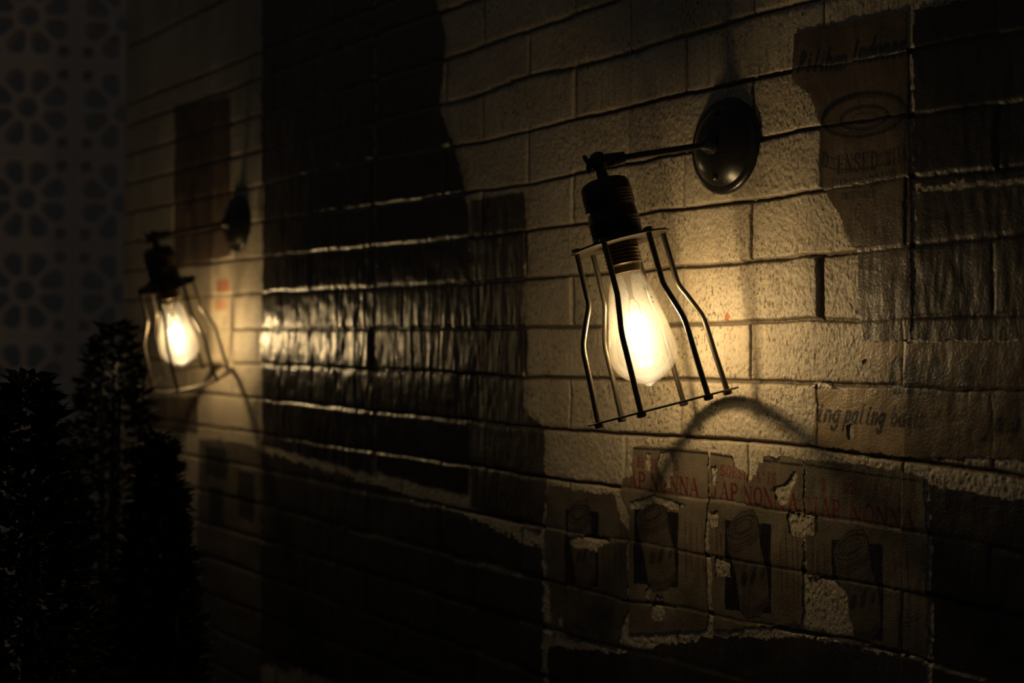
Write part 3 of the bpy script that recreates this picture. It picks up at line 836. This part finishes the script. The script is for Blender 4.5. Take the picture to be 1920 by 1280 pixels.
# ------------------------------------------------------------------ wall lamps
LS = 1.42 / F
def wall_lamp(plate_px, joint_px, depth, axis_cam, phi0, label, seed):
    S = LS                                          # lamp drawing unit in metres
    base = on_wall(*plate_px)
    root = empty('wall_lamp', (1.0, base[1], base[2]))
    tag(root, label, 'lamp', 'caged wall lamps')
    bpy.context.view_layer.update()
    inv = root.matrix_world.inverted()
    def fin(G, name, mat, par=None, smooth=True, ang=35):
        pr = par or root
        off = Vector(root.location)
        G.v = [tuple(Vector(p) - off) for p in G.v]
        o = G.build(name, mat, pr, smooth)
        return autosmooth(o, ang) if smooth else o
    bx = Vector((1.0 + .0025, base[1], base[2]))
    nout = Vector((-1, 0, 0)); yv = Vector((0, 1, 0)); zv = Vector((0, 0, 1))
    # oval plate, stepped and domed
    G = Geo(); prof = [(0, 1), (.004, 1), (.0065, .975), (.0080, .92), (.0085, .84), (.0135, .74), (.0185, .60), (.0215, .44), (.0235, .25), (.0240, .0)]
    n = 64; v = []; f = []
    for (d, r) in prof:
        for k in range(n):
            a = 2 * math.pi * k / n
            v.append(bx + nout * d + yv * (.0495 * r * math.cos(a)) + zv * (.0495 * r * math.sin(a)))
    for i in range(len(prof) - 1):
        for k in range(n):
            k2 = (k + 1) % n; f.append((i * n + k, i * n + k2, (i + 1) * n + k2, (i + 1) * n + k))
    G.add(v, f); fin(G, 'wall_plate', M_BLACK)
    for s_ in (-1, 1):
        G = Geo(); G.lathe([(.010, .0), (.010, .0036), (.0185, .0034), (.0200, .0022), (.0203, 0)], bx + zv * (.033 * s_), nout, 16)
        fin(G, 'plate_screw', M_IRON)
    J = Vector(at_depth(joint_px[0], joint_px[1], depth))
    front = bx + nout * .023
    d = (J - front).normalized(); Ln = (J - front).length
    G = Geo()
    G.lathe([(-.002, .011), (.004, .0105), (.007, .0075), (.010, .0052), (.012, .0036)], front, d, 28)
    G.lathe([(.0, .0036), (Ln - .020, .0036)], front, d, 20)
    G.lathe([(Ln - .028, .0037), (Ln - .027, .0062), (Ln - .014, .0068), (Ln - .004, .0068)], front, d, 24)
    fin(G, 'arm', M_BLACK)
    # axis of the hanging head
    a = Vector(RT * axis_cam[0] + UP * axis_cam[1] + fw * axis_cam[2]).normalized()
    toc = Vector(-fw); e2 = (toc - a * toc.dot(a)).normalized()        # towards the camera
    e1 = a.cross(e2).normalized()
    if e1.dot(Vector(RT)) < 0: e1 = -e1
    G = Geo()
    G.lathe([(-.0100, 0), (-.0097, .003), (-.0080, .0062), (-.004, .0090), (0, .0098), (.004, .0090), (.0080, .0062), (.0105, .0058), (.030, .0062)], J, a, 28)
    fin(G, 'knuckle', M_BLACK)
    # wing screw, sticking out on the side away from the arm
    wd = (Vector(-RT) * .93 - Vector(UP) * .25 - Vector(fw) * .2).normalized()
    G = Geo(); G.lathe([(.004, .0034), (.0115, .0034), (.0125, .002)], J, wd, 14)
    side = wd.cross(toc).normalized()
    G.tube([J + wd * .010 + side * (k * .0095 - .00) + wd * (.0035 * abs(k)) for k in (-1, -.7, -.4, 0, .4, .7, 1)], [.0012, .0026, .0028, .0028, .0028, .0026, .0012], 10)
    fin(G, 'wing_screw', M_BLACK)
    T = J + a * (157 * S)                            # centre of the cage's top plate
    # socket shell with bands of ridges
    pr = [(-122, 0), (-122, 20), (-121, 32), (-117, 41), (-110, 46)]
    def rid(s0, s1, n_, r0_, amp):
        out = []
        for i in range(n_ * 4 + 1):
            s_ = s0 + (s1 - s0) * i / (n_ * 4)
            out.append((s_, r0_ + amp * (.5 - .5 * math.cos(i * math.pi / 2))))
        return out
    pr += rid(-96, -66, 5, 46.5, 1.6) + [(-62, 45.5), (-60, 46.0)] + rid(-44, -14, 5, 47, 1.6) + [(-12, 48), (-6, 52), (-2, 54), (0, 54)]
    G = Geo(); G.lathe([(s_ * S, r * S) for s_, r in pr], T, a, 56)
    fin(G, 'socket', M_SOCKET)
    # top plate and bottom ring of the cage
    def ring(name, s_, ri, ro, th, mt=M_IRON):
        G = Geo(); nn = 72; v = []; f = []
        c = T + a * (s_ * S)
        pf = [(ri, 0), (ro - .6, 0), (ro, th * .3), (ro, th * .7), (ro - .6, th), (ri, th)]
        for (r, tt) in pf:
            for k in range(nn):
                b = 2 * math.pi * k / nn
                v.append(c + a * (tt * S) + (e1 * math.cos(b) + e2 * math.sin(b)) * (r * S))
        m = len(pf)
        for i in range(m):
            for k in range(nn):
                k2 = (k + 1) % nn; i2 = (i + 1) % m
                f.append((i * nn + k, i * nn + k2, i2 * nn + k2, i2 * nn + k))
        G.add(v, f); return fin(G, name, mt)
    ring('cage_top_plate', 0, 34, 94, 3.6, M_PLATE)
    ring('cage_bottom_ring', 315, 118, 143, 3.4)
    for k in range(6):
        b = math.radians(phi0 + 60 * k)
        rd = e1 * math.cos(b) + e2 * math.sin(b)
        pts = [(-3, 84), (0, 84), (40, 85), (85, 86), (100, 87), (112, 91), (125, 97), (160, 112), (172, 116), (185, 118), (205, 119), (250, 121), (300, 124), (322, 125)]
        P3 = [T + a * (s_ * S) + rd * (r * S) for s_, r in pts]
        G = Geo(); G.tube(catmull(P3, 4), 5.3 * S, 14)
        G.lathe([(-7 * S, 5 * S), (-6 * S, 8 * S), (-3 * S, 9 * S), (-.1 * S, 8.5 * S)], P3[1], a, 16)
        G.lathe([(0, 8.5 * S), (4 * S, 9 * S), (7 * S, 7.5 * S), (8 * S, 4 * S)], T + a * (318 * S) + rd * (124.7 * S), a, 16)
        fin(G, 'cage_wire', M_IRON)
    # bulb, leaning a little off the cage axis
    ba = (a - e1 * .045).normalized()
    C = T + a * (58 * S) - e1 * (3 * S)
    prof = [(-4, 0), (-4, 26), (0, 26.5), (6, 29), (14, 33), (38, 41), (60, 46), (88, 52), (115, 58), (135, 62), (150, 63.5), (163, 62.5), (175, 58.5), (186, 51),
            (195, 42), (202, 31), (207, 21), (210, 13), (213, 8), (216, 4), (217, 0)]
    pc = catmull([(s_, r, 0) for s_, r in prof[1:]], 4)
    pp = [(-4, 0)] + [(max(-4, p.x), max(0, p.y)) for p in pc[:-1]] + [(217, 0)]
    off = Vector(root.location)
    srcs = 107                                      # filament centre along the bulb
    fc = C + ba * (srcs * S)
    G = Geo(); G.lathe([(s_ * S, r * S) for s_, r in pp], C, ba, 56)
    gm = glass_mat('lit_bulb_glass', tuple(fc - off + ba * (20 * S)), tuple(ba), 66 * S, 33 * S)
    bulb = fin(G, 'bulb', gm)
    G = Geo()
    cp = [(-58, 33), (-46, 34)] + rid(-46, -12, 5, 30.5, 3.5) + [(-10, 30), (-3, 29), (1, 28), (1, 26.6), (-3, 26.4)]
    G.lathe([(s_ * S, r * S) for s_, r in cp], C, ba, 48)
    fin(G, 'bulb_cap', M_CAP, bulb)
    G = Geo()
    def onglass(s_, deg):
        rr = np.interp(s_, [p[0] for p in pp], [p[1] for p in pp]) + .25
        b = math.radians(deg)
        return C + ba * (s_ * S) + (e1 * math.cos(b) + e2 * math.sin(b)) * (rr * S)
    for st in (((36, 58), (44, 53.5), (36, 49)), ((36, 45), (36, 38)), ((40, 45), (40, 39)), ((44, 45), (44, 38)), ((36, 45), (44, 45)),
               ((57, 47), (61, 45), (57, 43)), ((57, 40), (61, 40)), ((66, 47), (70, 47)), ((66, 43), (70, 43)), ((68, 47), (68, 43))):
        G.tube([onglass(*q) for q in st], .45 * S, 5)
    fin(G, 'printed_mark', M_SOCKET, bulb, False)
    # glass stem with support wires
    G = Geo(); G.lathe([(0 * S, 9 * S), (20 * S, 6 * S), (44 * S, 4 * S), (52 * S, 6.5 * S), (58 * S, 3 * S), (59 * S, 0)], C, ba, 16)
    for k in range(4):
        b = math.radians(45 + 90 * k); rd = e1 * math.cos(b) + e2 * math.sin(b)
        G.tube([C + ba * (52 * S) + rd * (3 * S), C + ba * (60 * S) + rd * (12 * S), C + ba * (75 * S) + rd * (15 * S), C + ba * ((srcs - 22) * S) + rd * (15 * S)], .9 * S, 6)
    fin(G, 'filament_stem', M_CAP, bulb)
    # filament: upright hairpin loops
    G = Geo()
    for k in range(6):
        b = math.radians(60 * k + 20)
        rd = e1 * math.cos(b) + e2 * math.sin(b); lo, hi = -18 * S, 18 * S
        b2 = b + math.radians(30); rd2 = e1 * math.cos(b2) + e2 * math.sin(b2)
        G.tube([fc + ba * lo + rd * (17 * S), fc + ba * hi + rd * (17 * S), fc + ba * (hi + 4 * S) + rd2 * (17 * S), fc + ba * lo + rd2 * (17 * S)], 1.55 * S, 6)
    fin(G, 'filament', M_FIL, bulb, False)
    return root

wall_lamp((1362, 274), (1122, 303), 1.42, (.249, -.968, -.068), -6, 'sharp black caged wall lamp in front of pale bricks, nearer of the two', 1)
wall_lamp((447, 419), (289, 444), 2.395, (.18, -.945, .27), 39, 'blurred black caged wall lamp beside the patterned block screen, farther of the two', 2)

# ------------------------------------------------------------------ dark leafy plants in the lower left
def plant(px_top, depth, rad, hgt, label, seed, lean=(0, 0)):
    rg = random.Random(seed)
    top = Vector(at_depth(px_top[0], px_top[1], depth))
    root = empty('potted_plant', (top.x, top.y, 0))
    tag(root, label, 'plant', 'dark plants in the lower left')
    G = Geo(); G.lathe([(0, .07), (.005, .075), (.30, .10), (.31, .11), (.34, .11), (.34, .098), (.30, .096)], (0, 0, 0), (0, 0, 1), 36)
    autosmooth(G.build('pot', M_POT, root))
    G = Geo(); G.lathe([(.295, .094), (.305, .06), (.308, 0)], (0, 0, 0), (0, 0, 1), 24); G.build('soil', M_SOIL, root)
    G = Geo(); L = Geo()
    H = top.z
    for k in range(9):
        a = rg.uniform(0, 6.28); r = rg.uniform(.1, .75) * rad
        e = Vector((math.cos(a) * r, math.sin(a) * r, H - rg.uniform(.04, .25) - r * .6))
        pts = catmull([(math.cos(a) * .03, math.sin(a) * .03, .30), (e.x * .3, e.y * .3, .3 + (e.z - .3) * .5), tuple(e)], 6)
        G.tube(pts, [.008 * (1 - .6 * i / (len(pts) - 1)) for i in range(len(pts))], 6)
    G.build('stem', M_STEM, root)
    z0 = H - hgt
    for k in range(6000):
        tt = rg.random() ** .8                       # 0 top .. 1 bottom
        rr = rad * min(1, (.12 + 1.3 * tt ** .8)) * math.sqrt(rg.random())
        a = rg.uniform(0, 6.28)
        c = Vector((math.cos(a) * rr, math.sin(a) * rr, H - .012 - tt * hgt))
        out = Vector((math.cos(a), math.sin(a), rg.uniform(-.5, .8))).normalized()
        sd = out.cross(Vector((rg.uniform(-1, 1), rg.uniform(-1, 1), 1))).normalized()
        nn = out.cross(sd); ln = rg.uniform(.011, .026); wd = ln * .28
        L.add([c, c + out * ln * .4 + sd * wd, c + out * ln * .45 - nn * wd * .25, c + out * ln * .4 - sd * wd, c + out * ln],
              [(0, 2, 1), (0, 3, 2), (1, 2, 4), (2, 3, 4)])
    L.build('foliage', M_LEAF, root)
    return root
plant((214, 588), 2.25, .125, .80, 'dark leafy plant silhouette rising highest before the block screen', 11)
plant((52, 682), 1.45, .095, .60, 'low broad dark plant silhouette at the left border before the screen', 12)
plant((300, 800), 1.85, .062, .50, 'low dark plant silhouette below the far lamp', 13)
